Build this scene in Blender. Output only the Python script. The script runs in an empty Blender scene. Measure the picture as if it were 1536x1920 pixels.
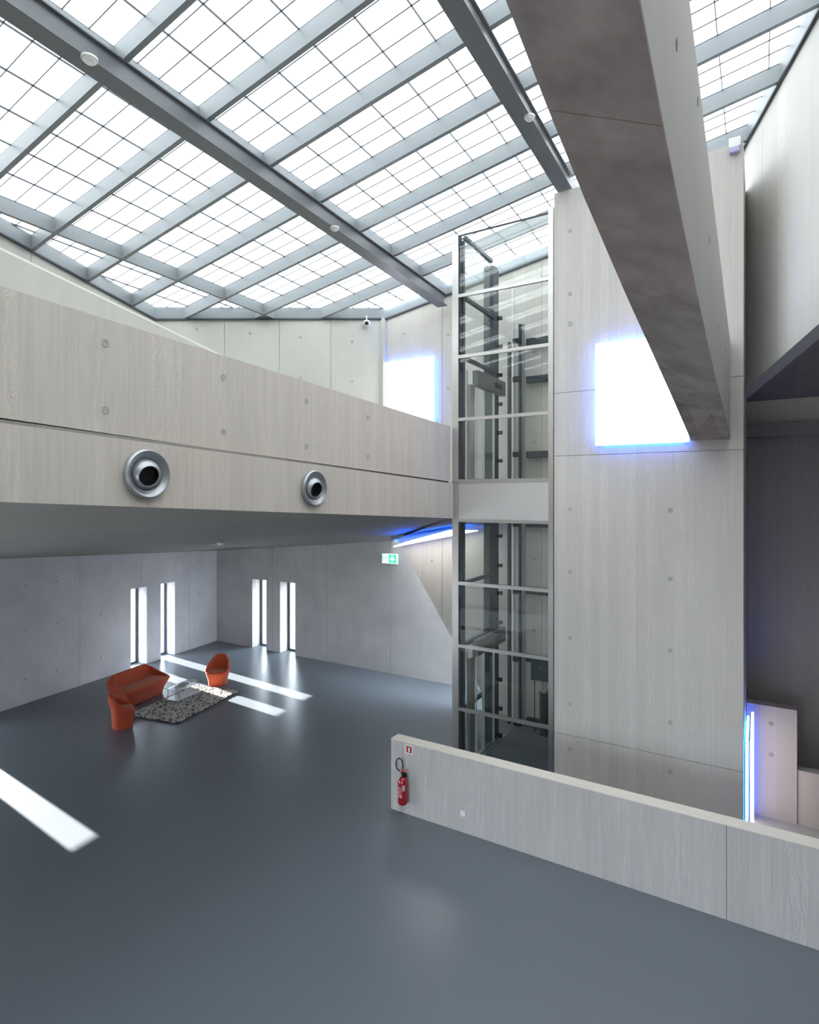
import bpy, bmesh, math, random
from mathutils import Vector, Matrix
random.seed(7)
SC = bpy.context.scene
COL = SC.collection
H = 5.1            # eye height above the hall floor; the eye is the origin of the scene
FZ = -H

# ------------------------------------------------------------------ camera
cam = bpy.data.cameras.new('camera')
cam.sensor_fit = 'HORIZONTAL'; cam.sensor_width = 36
cam.lens = 1088 / 1536 * 36
cam.shift_y = -30 / 1536
cam.clip_start = 0.05; cam.clip_end = 200
co = bpy.data.objects.new('camera', cam); COL.objects.link(co)
co.location = (0, 0, 0); co.rotation_euler = (math.pi / 2, 0, math.radians(31.1))
SC.camera = co

# ------------------------------------------------------------------ world, sun, exposure
w = bpy.data.worlds.new('sky'); SC.world = w; w.use_nodes = True
bg = w.node_tree.nodes['Background']
bg.inputs[0].default_value = (0.76, 0.87, 1.0, 1); bg.inputs[1].default_value = 16.0
sun = bpy.data.lights.new('sun', 'SUN'); sun.energy = 56; sun.angle = math.radians(0.6); sun.color = (1.0, 0.95, 0.89)
so = bpy.data.objects.new('sun', sun); COL.objects.link(so)
so.rotation_euler = Vector((1, -0.08, -0.34)).to_track_quat('-Z', 'Y').to_euler()
SC.view_settings.view_transform = 'Standard'; SC.view_settings.look = 'None'
SC.view_settings.gamma = 1; SC.view_settings.use_curve_mapping = False
SC.view_settings.exposure = 0.25

# ------------------------------------------------------------------ materials
def mat(name, col=(.5, .5, .5), rough=.5, metal=0, emit=None, es=0, spec=.5, coat=0):
    m = bpy.data.materials.new(name); m.use_nodes = True
    b = m.node_tree.nodes['Principled BSDF']
    b.inputs['Base Color'].default_value = (*col, 1); b.inputs['Roughness'].default_value = rough
    b.inputs['Metallic'].default_value = metal; b.inputs['Specular IOR Level'].default_value = spec
    b.inputs['Coat Weight'].default_value = coat
    if emit: b.inputs['Emission Color'].default_value = (*emit, 1); b.inputs['Emission Strength'].default_value = es
    return m

def N(t, kind, **kw):
    n = t.nodes.new(kind)
    for k, v in kw.items(): setattr(n, k, v)
    return n
def lk(t, a, b): t.links.new(a, b)
def math_node(t, op, a, b=None):
    n = N(t, 'ShaderNodeMath', operation=op)
    for i, v in enumerate((a, b)):
        if v is None: continue
        if isinstance(v, (int, float)): n.inputs[i].default_value = v
        else: lk(t, v, n.inputs[i])
    return n.outputs[0]

def concrete(name, col, along, board=0.0, grain=1.0, mottle=.10, bump=.35, warm=(1.0, .96, .92), speck=.5, cloud=.9):
    """Cast concrete: board marks and wood grain run up the wall, cloudy tone, air holes."""
    m = mat(name, col, .75, spec=.25); t = m.node_tree; b = t.nodes['Principled BSDF']
    geo = N(t, 'ShaderNodeNewGeometry')
    dot = N(t, 'ShaderNodeVectorMath', operation='DOT_PRODUCT'); lk(t, geo.outputs['Position'], dot.inputs[0])
    dot.inputs[1].default_value = (*along, 0)
    sep = N(t, 'ShaderNodeSeparateXYZ'); lk(t, geo.outputs['Position'], sep.inputs[0])
    s = dot.outputs['Value']; z = sep.outputs['Z']
    cz = N(t, 'ShaderNodeCombineXYZ')                 # grain space
    lk(t, math_node(t, 'MULTIPLY', s, 26.0), cz.inputs[0]); lk(t, math_node(t, 'MULTIPLY', z, 1.1), cz.inputs[1])
    g = N(t, 'ShaderNodeTexNoise'); g.inputs['Scale'].default_value = 1.0; g.inputs['Detail'].default_value = 5
    g.inputs['Roughness'].default_value = .62; g.inputs['Distortion'].default_value = .5
    lk(t, cz.outputs[0], g.inputs['Vector'])
    c2 = N(t, 'ShaderNodeTexNoise'); c2.inputs['Scale'].default_value = cloud; c2.inputs['Detail'].default_value = 6
    c2.inputs['Roughness'].default_value = .6; lk(t, geo.outputs['Position'], c2.inputs['Vector'])
    cs = N(t, 'ShaderNodeTexNoise'); cs.inputs['Scale'].default_value = 38; cs.inputs['Detail'].default_value = 2
    lk(t, geo.outputs['Position'], cs.inputs['Vector'])
    sp = math_node(t, 'MULTIPLY', math_node(t, 'GREATER_THAN', cs.outputs['Fac'], .735), .18 * speck)
    v = math_node(t, 'ADD', math_node(t, 'MULTIPLY', math_node(t, 'SUBTRACT', g.outputs['Fac'], .5), .30 * grain),
                  math_node(t, 'MULTIPLY', math_node(t, 'SUBTRACT', c2.outputs['Fac'], .5), 2.4 * mottle))
    hgt = math_node(t, 'MULTIPLY', g.outputs['Fac'], grain)
    if board:
        q = math_node(t, 'DIVIDE', s, board)
        fr = math_node(t, 'FRACT', q)
        wn = N(t, 'ShaderNodeTexWhiteNoise', noise_dimensions='1D'); lk(t, math_node(t, 'FLOOR', q), wn.inputs['W'])
        v = math_node(t, 'ADD', v, math_node(t, 'MULTIPLY', math_node(t, 'SUBTRACT', wn.outputs['Value'], .5), .09))
        ln = math_node(t, 'LESS_THAN', fr, .035)
        v = math_node(t, 'SUBTRACT', v, math_node(t, 'MULTIPLY', ln, .05))
        # knot whorls in the wood grain on some boards
        cw = N(t, 'ShaderNodeCombineXYZ')
        lk(t, math_node(t, 'ADD', math_node(t, 'MULTIPLY', fr, .9), math_node(t, 'MULTIPLY', wn.outputs['Value'], 37)), cw.inputs[0])
        lk(t, math_node(t, 'MULTIPLY', z, 1.6), cw.inputs[1])
        nk = N(t, 'ShaderNodeTexNoise'); nk.inputs['Scale'].default_value = 1.3; nk.inputs['Detail'].default_value = 1
        lk(t, cw.outputs[0], nk.inputs['Vector'])
        ringv = math_node(t, 'SINE', math_node(t, 'MULTIPLY', nk.outputs['Fac'], 75))
        mask = math_node(t, 'GREATER_THAN', wn.outputs['Value'], .62)
        rv = math_node(t, 'MULTIPLY', ringv, mask)
        hgt = math_node(t, 'ADD', hgt, math_node(t, 'MULTIPLY', rv, .30 * grain))
        v = math_node(t, 'ADD', v, math_node(t, 'MULTIPLY', rv, .03))
        hgt = math_node(t, 'ADD', hgt, math_node(t, 'MULTIPLY', wn.outputs['Value'], .5))
        hgt = math_node(t, 'SUBTRACT', hgt, math_node(t, 'MULTIPLY', ln, .8))
    v = math_node(t, 'SUBTRACT', v, sp)
    v = math_node(t, 'ADD', v, 1.0)
    mul = N(t, 'ShaderNodeVectorMath', operation='SCALE'); mul.inputs[0].default_value = col
    lk(t, v, mul.inputs['Scale'])
    tint = N(t, 'ShaderNodeMix', data_type='RGBA', blend_type='MULTIPLY')
    cw2 = N(t, 'ShaderNodeTexNoise'); cw2.inputs['Scale'].default_value = .45
    lk(t, geo.outputs['Position'], cw2.inputs['Vector'])
    lk(t, math_node(t, 'MULTIPLY', cw2.outputs['Fac'], 1.0), tint.inputs[0])
    lk(t, mul.outputs[0], tint.inputs[6]); tint.inputs[7].default_value = (*warm, 1)
    lk(t, tint.outputs[2], b.inputs['Base Color'])
    bp = N(t, 'ShaderNodeBump'); bp.inputs['Strength'].default_value = bump; bp.inputs['Distance'].default_value = .006
    lk(t, hgt, bp.inputs['Height']); lk(t, bp.outputs[0], b.inputs['Normal'])
    return m

EL = Vector((-.1389, .9903, 0))      # run of the lower left wall
ED = Vector((.656, .7545, 0)).normalized()
EU = Vector((-.304, .953, 0))
M = {}
M['balcony'] = concrete('balcony_concrete', (.575, .535, .485), (0, 1), .115, 1.2, .05, .55, (1, .97, .93))
M['big'] = concrete('pier_concrete', (.555, .535, .51), (1, 0), .14, .8, .06, .4)
M['low'] = concrete('low_wall_concrete', (.49, .475, .47), (1, 0), .12, 1.3, .09, .6)
M['lowleft'] = concrete('smooth_wall_concrete', (.66, .655, .685), (-.1389, .9903), 0, .55, .24, .2, (1, .98, .96))
M['lowback'] = concrete('back_wall_concrete', (.50, .495, .50), (1, 0), 0, .8, .26, .2)
M['upper'] = concrete('upper_wall_concrete', (.52, .52, .48), (.7, .7), 0, .6, .08, .15, (1, 1, .95))
M['shaft'] = concrete('shaft_wall_concrete', (.58, .565, .53), (1, 0), .3, .7, .07, .3)
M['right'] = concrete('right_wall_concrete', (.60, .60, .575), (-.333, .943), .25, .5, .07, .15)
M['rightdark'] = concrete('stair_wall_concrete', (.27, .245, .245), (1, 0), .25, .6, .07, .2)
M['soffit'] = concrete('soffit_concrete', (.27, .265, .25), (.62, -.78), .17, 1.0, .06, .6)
M['beam'] = concrete('beam_concrete', (.55, .545, .52), (0, 1), 0, .35, .08, .2)
M['beamsoffit'] = concrete('beam_soffit_concrete', (.30, .27, .257), (.1, .995), 0, .3, .62, .25, (1, .88, .84), 1.0, 2.2)  # brownish mottled underside, its shade also put into the darker colour
M['steel'] = mat('painted_steel', (.22, .243, .255), .42, spec=.5)
M['beamsteel_shaded'] = mat('beam_steel_shaded', (.135, .145, .155), .38, spec=.5)  # rafter paint made darker for the shade on the beams' undersides
M['inox'] = mat('brushed_stainless', (.62, .60, .57), .3, metal=1)
M['inoxpanel'] = mat('stainless_sheet', (.66, .65, .63), .38, metal=.7)
M['dark'] = mat('dark_steel', (.035, .045, .055), .4)
M['black'] = mat('black_plastic', (.012, .012, .014), .4)
M['white'] = mat('white_plastic', (.78, .78, .76), .4)
M['grey'] = mat('grey_metal', (.36, .38, .40), .33, metal=.55)
M['header'] = mat('header_steel', (.17, .17, .165), .4, metal=.4)
M['chrome'] = mat('chrome', (.8, .8, .8), .12, metal=1)
M['galv'] = mat('galvanised_rail', (.62, .66, .66), .35, metal=.5)
M['red'] = mat('red_enamel', (.36, .006, .012), .18, coat=.6)
M['redlever'] = mat('red_plastic', (.62, .05, .03), .35)
M['redsign'] = mat('red_print', (.40, .005, .012), .5)
M['label'] = mat('label_print', (.55, .42, .42), .4)
M['frame'] = mat('window_frame', (.075, .085, .10), .4)
M['hole'] = mat('hole_concrete', (.40, .39, .36), .8)
M['joint'] = mat('joint_shadow_core', (.10, .10, .10), .9)
M['diff'] = mat('light_diffuser', (.9, .9, .9), .5, emit=(1, .97, .95), es=4.0)
M['led'] = mat('blue_led', (.1, .1, .3), .5, emit=(.015, .13, 1.0), es=60.0)
M['exitgreen'] = mat('exit_green', (.02, .5, .25), .5, emit=(.03, .75, .38), es=.9)
M['exitwhite'] = mat('exit_white', (.8, .8, .8), .5, emit=(.85, 1, .95), es=.9)
M['bronze'] = mat('magazine_print', (.12, .11, .11), .3)
M['paper'] = mat('magazine_paper', (.45, .45, .43), .3)

def fabric(name, col):
    m = mat(name, col, .9, spec=.15); t = m.node_tree; b = t.nodes['Principled BSDF']
    tc = N(t, 'ShaderNodeTexCoord'); n = N(t, 'ShaderNodeTexNoise'); n.inputs['Scale'].default_value = 220
    lk(t, tc.outputs['Object'], n.inputs['Vector'])
    bp = N(t, 'ShaderNodeBump'); bp.inputs['Strength'].default_value = .3; bp.inputs['Distance'].default_value = .002
    lk(t, n.outputs['Fac'], bp.inputs['Height']); lk(t, bp.outputs[0], b.inputs['Normal'])
    b.inputs['Sheen Weight'].default_value = .25
    return m
M['orange'] = fabric('orange_wool', (.50, .085, .035))
M['orangeseat'] = fabric('orange_wool_seat', (.56, .115, .04))

def glassmat(name, tint, refl=1.0):
    m = bpy.data.materials.new(name); m.use_nodes = True; t = m.node_tree; t.nodes.clear()
    o = N(t, 'ShaderNodeOutputMaterial'); mx = N(t, 'ShaderNodeMixShader')
    tr = N(t, 'ShaderNodeBsdfTransparent'); tr.inputs[0].default_value = (*tint, 1)
    gl = N(t, 'ShaderNodeBsdfGlossy'); gl.inputs['Roughness'].default_value = .0
    fr = N(t, 'ShaderNodeFresnel'); gn = N(t, 'ShaderNodeNewGeometry')     # same reflectance from either side of the sheet
    lk(t, math_node(t, 'SUBTRACT', 1.5, math_node(t, 'MULTIPLY', gn.outputs['Backfacing'], 1.5 - 1 / 1.5)), fr.inputs[0])
    lk(t, math_node(t, 'MULTIPLY', fr.outputs[0], refl), mx.inputs[0]); lk(t, tr.outputs[0], mx.inputs[1]); lk(t, gl.outputs[0], mx.inputs[2])
    lk(t, mx.outputs[0], o.inputs[0]); return m
M['glass'] = glassmat('clear_glass', (.955, .975, .965))
M['winglass'] = glassmat('window_glass', (.97, .98, .98))

def translucent(name, col):
    m = bpy.data.materials.new(name); m.use_nodes = True; t = m.node_tree; t.nodes.clear()
    o = N(t, 'ShaderNodeOutputMaterial'); mx = N(t, 'ShaderNodeMixShader'); mx.inputs[0].default_value = .12
    tr = N(t, 'ShaderNodeBsdfTranslucent'); tr.inputs[0].default_value = (*col, 1)
    df = N(t, 'ShaderNodeBsdfDiffuse'); df.inputs[0].default_value = (.75, .75, .73, 1)
    lk(t, tr.outputs[0], mx.inputs[1]); lk(t, df.outputs[0], mx.inputs[2]); lk(t, mx.outputs[0], o.inputs[0]); return m
M['pane'] = translucent('opal_pane', (.18, .182, .178))

def floor_mat():
    m = mat('grey_resin_floor', (.128, .147, .168), .28, spec=.5); t = m.node_tree; b = t.nodes['Principled BSDF']
    geo = N(t, 'ShaderNodeNewGeometry'); n = N(t, 'ShaderNodeTexNoise'); n.inputs['Scale'].default_value = .6; n.inputs['Detail'].default_value = 5
    sh = N(t, 'ShaderNodeVectorMath', operation='ADD'); sh.inputs[1].default_value = (3.37, 8.21, .63)
    lk(t, geo.outputs['Position'], sh.inputs[0]); lk(t, sh.outputs[0], n.inputs['Vector'])
    r = N(t, 'ShaderNodeMapRange'); r.inputs[3].default_value = .25; r.inputs[4].default_value = .34
    lk(t, n.outputs['Fac'], r.inputs[0]); lk(t, r.outputs[0], b.inputs['Roughness'])
    return m
M['floor'] = floor_mat()

# ------------------------------------------------------------------ mesh helpers
def link(name, me, m=None, parent=None, smooth=False):
    o = bpy.data.objects.new(name, me); COL.objects.link(o)
    if m is not None and not me.materials: me.materials.append(m)
    if parent is not None: o.parent = parent
    if smooth:
        for p in me.polygons: p.use_smooth = True
    return o
def tag(o, label=None, cat=None, group=None, kind=None):
    if label: o['label'] = label
    if cat: o['category'] = cat
    if group: o['group'] = group
    if kind: o['kind'] = kind
    return o
def root(name, label, cat, group=None):
    """Empty for a thing whose parts are given in scene coordinates."""
    o = bpy.data.objects.new(name, None); COL.objects.link(o); o.empty_display_size = .1
    return tag(o, label, cat, group)
def settle(o, base):
    """Put the Empty at the thing's base, parts staying where they are."""
    base = Vector(base); o.location = base
    for c in o.children: c.location = Vector(c.location) - base

class MB:
    def __init__(s): s.bm = bmesh.new()
    def prism(s, pts, vec):
        a = [s.bm.verts.new(p) for p in pts]; b = [s.bm.verts.new(Vector(p) + Vector(vec)) for p in pts]
        n = len(a); s.bm.faces.new(a[::-1]); s.bm.faces.new(b)
        for i in range(n): s.bm.faces.new((a[i], a[(i + 1) % n], b[(i + 1) % n], b[i]))
        return s
    def box(s, x0, x1, y0, y1, z0, z1):
        return s.prism([(x0, y0, z0), (x1, y0, z0), (x1, y1, z0), (x0, y1, z0)], (0, 0, z1 - z0))
    def bar(s, p, q, wd, ht, up=(0, 0, 1)):
        """box beam from p to q; p,q are the centre of its underside."""
        p, q = Vector(p), Vector(q); d = (q - p).normalized(); sd = d.cross(Vector(up)).normalized() * wd / 2
        u = Vector(up) * ht
        return s.prism([p - sd, p + sd, p + sd + u, p - sd + u], q - p)
    def lathe(s, prof, c, axis=(0, 0, 1), seg=32):
        axis = Vector(axis).normalized(); r = axis.to_track_quat('Z', 'Y').to_matrix()
        rings = []
        for (rad, h) in prof:
            if rad < 1e-6: rings.append([s.bm.verts.new(Vector(c) + axis * h)])
            else: rings.append([s.bm.verts.new(Vector(c) + r @ Vector((rad * math.cos(2 * math.pi * k / seg), rad * math.sin(2 * math.pi * k / seg), h))) for k in range(seg)])
        for a, b in zip(rings, rings[1:]):
            for k in range(seg):
                k2 = (k + 1) % seg
                if len(a) == 1 and len(b) == 1: continue
                if len(a) == 1: s.bm.faces.new((a[0], b[k2], b[k]))
                elif len(b) == 1: s.bm.faces.new((a[k], a[k2], b[0]))
                else: s.bm.faces.new((a[k], a[k2], b[k2], b[k]))
        return s
    def tube(s, path, rad, seg=10):
        path = [Vector(p) for p in path]; rings = []; up = Vector((.13, .31, .94))
        for i, p in enumerate(path):
            d = (path[min(i + 1, len(path) - 1)] - path[max(i - 1, 0)]).normalized()
            a = d.cross(up).normalized(); b = d.cross(a)
            rings.append([s.bm.verts.new(p + (a * math.cos(2 * math.pi * k / seg) + b * math.sin(2 * math.pi * k / seg)) * rad) for k in range(seg)])
        for a, b in zip(rings, rings[1:]):
            for k in range(seg): s.bm.faces.new((a[k], a[(k + 1) % seg], b[(k + 1) % seg], b[k]))
        s.bm.faces.new(rings[0][::-1]); s.bm.faces.new(rings[-1]); return s
    def bevel(s, w, seg=2):
        bmesh.ops.bevel(s.bm, geom=s.bm.edges[:], offset=w, segments=seg, affect='EDGES', profile=.6); return s
    def build(s, name, m, parent=None, smooth=False, origin=None):
        bmesh.ops.recalc_face_normals(s.bm, faces=s.bm.faces[:])
        me = bpy.data.meshes.new(name)
        if origin is not None:
            bmesh.ops.translate(s.bm, verts=s.bm.verts[:], vec=-Vector(origin))
        s.bm.to_mesh(me); s.bm.free()
        o = link(name, me, m, parent)
        if origin is not None: o.location = origin
        if smooth:
            for p in me.polygons: p.use_smooth = True
            me.set_sharp_from_angle(angle=math.radians(35))
        return o

def rz(x, y):            # underside of the roof rafters
    return 4.576 + .167 * (x + 8.23) - .018 * (y - 12.5)

def decompose(a, b, z0, z1, ops):
    """rectangles of the strip a..b with the openings (s0,s1,zb,zt) left out."""
    xs = sorted({a, b, *[min(max(v, a), b) for o in ops for v in o[:2]]})
    out = []
    for p, q in zip(xs, xs[1:]):
        if q - p < 1e-4: continue
        mid = (p + q) / 2; cut = [o for o in ops if o[0] < mid < o[1]]
        if not cut: out.append((p, q, z0, z1))
        else:
            o = cut[0]
            if o[2] > z0 + 1e-3: out.append((p, q, z0, o[2]))
            if o[3] < z1 - 1e-3: out.append((p, q, o[3], z1))
    return out

def wall(name, O, e, n, s0, s1, z0, z1, thick, m, ops=(), seams=(), rows=(), gap=.010, plate=.03):
    """inner face through O; e runs along, n points into the room. Backing + cast panels with open joints."""
    O, e, n = Vector(O), Vector(e), Vector(n)
    def rect(mb, r, d0, d1):
        a, b, c, d = r; P = lambda s, z: O + e * s + Vector((0, 0, z)) - n * d0
        mb.prism([P(a, c), P(b, c), P(b, d), P(a, d)], -n * (d1 - d0))
    bk = MB()
    for r in decompose(s0, s1, z0, z1, ops): rect(bk, r, plate, thick)
    base = bk.build(name, m); base['kind'] = 'structure'
    cuts = [s0, *sorted(seams), s1]; zc = [z0, *sorted(rows), z1]
    for i, (a, b) in enumerate(zip(cuts, cuts[1:])):
        for j, (c, d) in enumerate(zip(zc, zc[1:])):
            g = gap / 2
            aa, bb = a + (g if i else 0), b - (g if i < len(cuts) - 2 else 0)
            cc, dd = c + (g if j else 0), d - (g if j < len(zc) - 2 else 0)
            p = MB()
            for r in decompose(aa, bb, cc, dd, ops): rect(p, r, 0, plate)
            p.build('panel', m, base)
    return base

# shared small meshes
def hole_mesh():
    mb = MB(); mb.lathe([(.036, 0), (.034, .004), (.026, .004), (.024, .001), (0, .001)], (0, 0, 0), (0, 0, 1), 20)
    o = mb.build('tie_hole', M['hole'], smooth=True); me = o.data; bpy.data.objects.remove(o); return me
HOLE = hole_mesh()
HOLE_DARK = HOLE.copy(); HOLE_DARK.materials.clear(); HOLE_DARK.materials.append(mat('hole_dark', (.18, .16, .16), .8))
def tie(parent, p, n, s=1.0, me=None):
    o = link('tie_hole', me or HOLE, None, parent); o.location = Vector(p) - (parent.location if parent else Vector())
    o.rotation_euler = Vector(n).to_track_quat('Z', 'Y').to_euler(); o.scale = (s, s, s); return o

# ================================================================== THE SETTING
fl = MB().prism([(-17.6, -5.5, FZ - .3), (6.4, -5.5, FZ - .3), (6.4, 8.0, FZ - .3), (-2.98, 8.0, FZ - .3), (-2.98, 14.7, FZ - .3), (-17.6, 14.7, FZ - .3)], (0, 0, .3)).build('floor', M['floor']); fl['kind'] = 'structure'
LZ = FZ - 2.6
MB().box(-3.3, 6.4, 7.7, 13.1, LZ - .2, LZ).build('floor_lower', M['floor'])['kind'] = 'structure'
MB().box(-3.0, 6.2, 7.7, 7.94, LZ, FZ - .3).build('wall_stairwell_front', M['low'])['kind'] = 'structure'
MB().box(-3.3, -3.0, 7.7, 12.8, LZ, FZ - .3).build('wall_stairwell_side', M['low'])['kind'] = 'structure'

gr = MB().box(-70, 60, -70, 80, FZ - .45, FZ - .32).build('ground', mat('outside_paving', (.22, .21, .20), .9)); gr['kind'] = 'structure'  # ground plane added to keep light from below off the soffit
WIN_L = [(3.70, 4.28), (4.83, 5.40), (-1.60, -1.00), (-6.9, -3.7), (-10.9, -7.3)]  # last two: unseen wide windows added to brighten the lower hall
NL = Vector((.9903, .1389, 0)); OL = Vector((-15.36, 6.74, 0)); ZT = FZ + 2.35
wl = wall('wall_left', OL, EL, NL, -11.9, 7.9, FZ, -.3, .50, M['lowleft'],
          ops=[(a, b, FZ, ZT + (.13 if a < 0 else 0)) for a, b in WIN_L], seams=(-9.9, -7.9, -6.0, -4.0, -2.0, 2.06, 4.08, 6.02))
WIN_B = [(-14.63, -13.99), (-13.37, -12.72)]
OB = Vector((0, 14.0, 0))
wb = wall('wall_back', OB, (1, 0, 0), (0, -1, 0), -17.0, -4.6, FZ, -.6, .50, M['lowback'],
          ops=[(a, b, FZ, ZT - .04) for a, b in WIN_B], seams=(-13.70, -11.44, -9.09, -6.7))
# faint pour line and form holes of the back wall
for x in (-12.2, -10.6, -8.3, -7.55):
    for z in (-2.35, -3.35, -4.55): tie(wb, (x, 13.999, z), (0, -1, 0), .7)
for sv in (.6, 1.4, 2.7, 6.5):
    for z in (-2.2, -3.3, -4.5): tie(wl, OL + EL * sv + NL * .001 + Vector((0, 0, z)), NL, .7)

def window(idx, O, e, n, a, b, zt):
    """tall slot window, frame set at the outer edge of the reveal."""
    O, e, n = Vector(O), Vector(e), Vector(n)
    P = lambda s, d, z: O + e * s - n * d + Vector((0, 0, z))
    wn = bpy.data.objects.new('window_%d' % idx, None); COL.objects.link(wn); wn['kind'] = 'structure'
    f = .065; d0, d1 = .36, .44
    def pc(nm, s0, s1, z0, z1, da, db, m):
        MB().prism([P(s0, da, z0), P(s1, da, z0), P(s1, da, z1), P(s0, da, z1)], -n * (db - da)).build(nm, m, wn)
    pc('frame_side', a, a + f, FZ, zt, d0, d1, M['frame']); pc('frame_side', b - f, b, FZ, zt, d0, d1, M['frame'])
    pc('frame_top', a + f, b - f, zt - f, zt, d0, d1, M['frame']); pc('frame_bottom', a + f, b - f, FZ, FZ + f, d0, d1, M['frame'])
    pc('pane', a + f, b - f, FZ + f, zt - f, .40, .41, M['winglass'])
    g = .02; pc('glazing_bead', a + f, a + f + g, FZ + f, zt - f, .375, .40, M['steel']); pc('glazing_bead', b - f - g, b - f, FZ + f, zt - f, .375, .40, M['steel'])
    return wn
for i, (a, b) in enumerate(WIN_L): window(i + 1, OL, EL, NL, a, b, ZT + (.13 if a < 0 else 0))  # includes the two added wide ones out of view
for i, (a, b) in enumerate(WIN_B): window(i + 6, OB, (1, 0, 0), (0, -1, 0), a, b, ZT - .04)

# folded concrete soffit of the upper floor = ceiling of the lower hall
def zb(y): return -.04 - .0494 * (y - 2.17)
cp = [(-4.95, -5.2, zb(-5.2)), (-4.95, 9.70, zb(9.70)), (-4.97, 12.52, -.56), (-8.0, 12.52, -1.13), (-9.07, 14.1, -1.30),
      (-16.75, 14.1, -1.97), (-15.75, 6.74, -1.53), (-14.2, -5.2, -.75)]
ct = [(x, y, max(z + .62, .24 - .04 * (y - 9.7)) if i < 4 else .3) for i, (x, y, z) in enumerate(cp)]
tri = [(1, 2, 3), (1, 3, 4), (1, 4, 5), (1, 5, 6), (1, 6, 7), (1, 7, 0)]
me = bpy.data.meshes.new('ceiling'); k = len(cp)
me.from_pydata(cp + ct, [], [t for t in tri] + [tuple(v + k for v in t[::-1]) for t in tri] + [(i, (i + 1) % k, (i + 1) % k + k, i + k) for i in range(k)])
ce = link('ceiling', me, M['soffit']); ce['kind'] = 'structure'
for p in me.polygons[:len(tri)]: p.use_smooth = True
me.set_sharp_from_angle(angle=math.radians(35))

# upper walls, tops cut to the slope of the roof
def upwall(name, p, q, z0, thick, m, seams=(), side=1, over=0.0, gap=.01, z1=None, zbot=None):
    p, q = Vector((*p, 0)), Vector((*q, 0)); e = (q - p).normalized(); L = (q - p).length
    n = Vector((-e.y, e.x, 0)) * side
    def poly(mb, a, b, d0, d1):
        A, B = p + e * a, p + e * b
        za = rz(A.x, A.y) + over if z1 is None else z1; zb_ = rz(B.x, B.y) + over if z1 is None else z1
        l0 = z0 if zbot is None else zbot(A); l1 = z0 if zbot is None else zbot(B)
        o = -n * d0
        mb.prism([A + o + Vector((0, 0, l0)), B + o + Vector((0, 0, l1)), B + o + Vector((0, 0, zb_)), A + o + Vector((0, 0, za))], -n * (d1 - d0))
    mb = MB(); poly(mb, 0, L, .02, thick); base = mb.build(name, m); base['kind'] = 'structure'
    cuts = [0, *seams, L]
    for i, (a, b) in enumerate(zip(cuts, cuts[1:])):
        mb = MB(); poly(mb, a + (gap / 2 if i else 0), b - (gap / 2 if i < len(cuts) - 2 else 0), 0, .02); mb.build('panel', m, base)
    return base, p, e, n
ul, *_ = upwall('wall_upper_left', (-7.58, -5.0), (-11.84, 8.35), .1, .3, M['upper'], seams=(2.2, 4.7, 7.2, 9.4, 10.75, 12.65), side=-1)
ub, bp_, be_, bn_ = upwall('wall_upper_back', (-11.84, 8.35), (-8.30, 12.42), .1, .3, M['upper'], seams=(1.52, 2.79, 4.05), side=-1)
for s_ in (.9, 2.1, 3.3, 4.6):
    pt = bp_ + be_ * s_ + bn_ * .001
    for z in (3.9, 2.9): tie(ub, (pt.x, pt.y, z), bn_)
# wall behind the lift, with its slanting lower edge
mb = MB()
mb.prism([(-8.30, 12.52, rz(-8.3, 12.5)), (-8.30, 12.52, -.60), (-8.2, 12.52, -.66), (-5.22, 12.52, FZ), (-3.0, 12.52, FZ), (-3.0, 12.52, LZ), (6.2, 12.52, LZ), (6.2, 12.52, 6.95)], (0, .28, 0))
ws = mb.build('wall_shaft_side', M['shaft']); ws['kind'] = 'structure'
for (a, b) in ((-8.29, -6.62), (-6.61, -4.13), (-4.12, -.5)):
    if a < -7:
        pts = [(a, rz(a, 12.5)), (a, -.60), (-8.2, -.66), (-6.62, -3.02), (-6.62, rz(-6.62, 12.5))]
    elif a < -5:
        pts = [(a, rz(a, 12.5)), (a, -3.03), (-5.22, FZ), (b, FZ), (b, rz(b, 12.5))]
    else:
        pts = [(a, rz(a, 12.5)), (a, FZ), (b, FZ), (b, rz(b, 12.5))]
    MB().prism([(x, 12.5, z) for x, z in pts], (0, .02, 0)).build('panel', M['shaft'], ws)
for x, z in ((-6.45, 3.9), (-6.45, 2.6), (-7.7, 4.1), (-6.9, -1.6), (-6.2, -2.6), (-4.3, 3.2), (-4.3, 1.2), (-4.3, -1.4), (-4.3, -3.0)): tie(ws, (x, 12.499, z), (0, -1, 0))
t1 = MB().box(-8.37, -8.24, 12.36, 12.5, -1.0, rz(-8.3, 12.4)).build('trim_1', M['upper']); t1['kind'] = 'structure'

# the tall concrete pier right of the lift
PZ = 5.16
wp = wall('wall_pier', (0, 9.76, 0), (1, 0, 0), (0, -1, 0), -3.0, -.2, LZ, PZ, .3, M['big'], seams=(), rows=(-4.03, .68, 1.75), gap=.007)
for x in (-2.73, -1.18):
    for z in (4.46, 3.4, 2.9, -.22, -1.28, -2.39, -3.5, -4.26):
        if x > -2 and z > 0: continue
        tie(wp, (x, 9.759, z), (0, -1, 0))
MB().box(-.5, -.2, 10.06, 12.5, LZ, PZ).build('wall_pier_end', M['big'])['kind'] = 'structure'
MB().box(-3.0, -2.7, 10.06, 12.5, FZ, PZ).build('wall_pier_side', M['big'])['kind'] = 'structure'

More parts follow.
